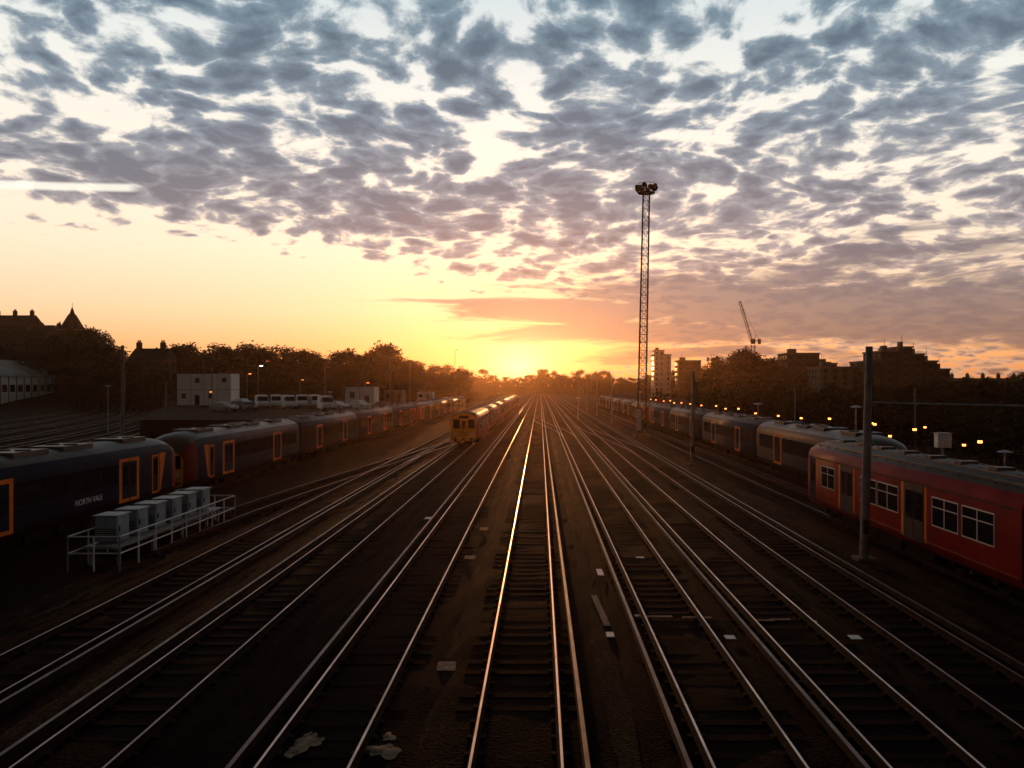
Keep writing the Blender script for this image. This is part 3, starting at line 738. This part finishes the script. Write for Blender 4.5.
def RAMP(f,els):
    n=nt.nodes.new('ShaderNodeValToRGB'); inp(n,0,f); cr=n.color_ramp
    while len(cr.elements)<len(els): cr.elements.new(.5)
    for e,(p,c) in zip(cr.elements,els): e.position=p; e.color=(*c,1)
    return n.outputs[0]
tc=nt.nodes.new('ShaderNodeTexCoord'); Dv=VM('NORMALIZE',tc.outputs['Generated'])
sp=nt.nodes.new('ShaderNodeSeparateXYZ'); L.new(Dv,sp.inputs[0]); X,Y,Z=sp.outputs
A=M('ARCTAN2',X,Y); E=M('ARCSINE',Z)
Zp=M('MAXIMUM',Z,0.0); den=M('ADD',Zp,.20)
P=XYZ(M('DIVIDE',X,den),M('DIVIDE',Y,den),0.0)
def G(u,v,su,sv,amp):
    a=math.atan((u-U0)/F); e=math.atan((V0-v)/F*math.cos(a))
    q=M('ADD',M('POWER',M('ABSOLUTE',M('DIVIDE',M('SUBTRACT',A,a),su/F)),2.0),M('POWER',M('ABSOLUTE',M('DIVIDE',M('SUBTRACT',E,e),sv/F)),2.0))
    return M('MULTIPLY',M('EXPONENT',M('MULTIPLY',q,-1.0)),amp)
def SUM(*a):
    r=a[0]
    for k in a[1:]: r=M('ADD',r,k)
    return r
deg=M('DIVIDE',M('MULTIPLY',E,180/math.pi),60.0)
clear=RAMP(deg,[(0,(.72,.23,.07)),(2/60,(.90,.40,.16)),(5/60,(.97,.62,.38)),(9/60,(1.0,.79,.58)),(14/60,(.99,.87,.72)),(20/60,(.86,.86,.79)),(27/60,(.62,.72,.75)),(40/60,(.12,.15,.17)),(1,(.04,.05,.06))])
cloud=RAMP(deg,[(0,(.30,.135,.08)),(3/60,(.28,.165,.13)),(7/60,(.25,.195,.195)),(12/60,(.185,.185,.225)),(18/60,(.115,.16,.22)),(26/60,(.068,.13,.19)),(40/60,(.04,.055,.07)),(1,(.015,.02,.025))])
cloudl=RAMP(deg,[(0,(.75,.38,.20)),(5/60,(.60,.41,.33)),(10/60,(.42,.37,.38)),(18/60,(.25,.32,.39)),(28/60,(.18,.285,.36)),(40/60,(.08,.1,.12)),(1,(.03,.035,.04))])
wn=NO(P,2.2,2,.5).outputs['Color']; Pd=VM('ADD',P,VM('SCALE',VM('SUBTRACT',wn,(0.5,0.5,0.5)),None,.22))
n_c=NO(Pd,12.0,5,.62).outputs['Fac']; n_b=NO(P,1.5,2,.5).outputs['Fac']; n_m=NO(Pd,4.2,2,.5).outputs['Fac']
vo=nt.nodes.new('ShaderNodeTexVoronoi'); vo.feature='F1'; inp(vo,'Vector',VM('ADD',Pd,VM('SCALE',VM('SUBTRACT',NO(Pd,14,1,.5).outputs['Color'],(.5,.5,.5)),None,.10))); inp(vo,'Scale',11.0)
cell=M('SUBTRACT',.5,vo.outputs['Distance'])
dens=SUM(M('MULTIPLY',n_c,1.15),M('MULTIPLY',n_b,.40),M('MULTIPLY',n_m,.55),M('MULTIPLY',cell,.66))
bias=SUM(G(60,305,330,68,-1.0),G(390,335,240,44,-.7),G(-60,225,230,30,-.1),G(520,230,300,60,.10),G(330,40,300,120,.06),G(700,120,260,90,.08),
         G(20,40,60,30,-.18),G(95,110,80,20,-.22),G(950,130,90,60,-.10),G(780,240,150,12,-.12),G(1000,30,100,30,.08),G(560,60,120,50,-.04),G(230,205,230,24,.20),G(120,160,140,26,.18),G(530,100,18,20,-.25),G(520,280,120,26,.12))
dd=M('ADD',dens,bias)
cm=MR(dd,.86,1.12); core=MR(dd,1.02,1.42)
Q=XYZ(M('MULTIPLY',A,5.0),M('MULTIPLY',E,34.0),1.7)
st=NO(Q,1.0,5,.6,.5).outputs['Fac']
stb=SUM(st,G(950,300,330,30,.24),G(1000,245,170,16,.22),G(950,335,330,22,.26),G(720,300,150,26,.20),G(480,302,60,14,.24),G(600,330,90,10,.10),G(60,330,300,30,-.04),G(200,250,300,50,-.15),-.07)
sm=MR(stb,.50,.68); lowmask=MR(E,math.radians(15),math.radians(9)); sm=M('MULTIPLY',sm,lowmask)
sky=nt.nodes.new('ShaderNodeTexSky'); sky.sky_type='NISHITA'; sky.sun_disc=False; sky.sun_elevation=sunE; sky.sun_rotation=sunA; sky.air_density=1.2; sky.dust_density=2.0
base=MIX(1.0,clear,MIX(1.0,sky.outputs[0],(.05,.05,.06,1),'MULTIPLY'),'ADD')
cc=MIX(core,cloudl,cloud)
c1=MIX(M('MULTIPLY',cm,.95),base,cc)
c2=MIX(M('MULTIPLY',sm,.90),c1,cloud)
ca=VM('DOT_PRODUCT',Dv,(math.sin(sunA),math.cos(sunA),0.0))
fall=MR(ca,-.5,.85,.15,1.0)
c3=VM('SCALE',c2,None,fall)
gx=M('MULTIPLY',M('SUBTRACT',A,sunA),.62); gy=M('SUBTRACT',E,sunE); tg=M('SQRT',M('ADD',M('MULTIPLY',gx,gx),M('MULTIPLY',gy,gy)))
def glow(sig,p=2.0): return M('EXPONENT',M('MULTIPLY',M('POWER',M('DIVIDE',tg,sig),p),-1.0))
g1=VM('SCALE',(1.0,.70,.32),None,M('MULTIPLY',glow(.024,1.3),1.15))
g2=VM('SCALE',(1.0,.44,.12),None,M('MULTIPLY',glow(.070,1.3),.62))
g3=VM('SCALE',(1.0,.36,.10),None,M('MULTIPLY',glow(.19,1.4),.17))
c4=VM('ADD',VM('ADD',c3,g1),VM('ADD',g2,g3))
a0=math.atan((138-U0)/F)
ev=M('SUBTRACT',E,M('ADD',math.atan((V0-188)/F*math.cos(a0)),M('MULTIPLY',M('SUBTRACT',A,a0),.09)))
tr=M('MULTIPLY',MR(M('ABSOLUTE',ev),.0058,.002),MR(A,a0+.006,a0-.012))
c5=MIX(M('MULTIPLY',tr,.8),c4,(1.15,1.08,.92,1))
below=MR(Z,-.01,0.0)
c6=VM('SCALE',c5,None,M('MAXIMUM',below,.03))
bg=nt.nodes.new('ShaderNodeBackground'); L.new(c6,bg.inputs[0]); bg.inputs[1].default_value=1.0
out=nt.nodes.new('ShaderNodeOutputWorld'); L.new(bg.outputs[0],out.inputs[0])
w.cycles.sampling_method='MANUAL'; w.cycles.sample_map_resolution=512
scene.view_settings.view_transform='Standard'; scene.view_settings.look='None'; scene.view_settings.exposure=0
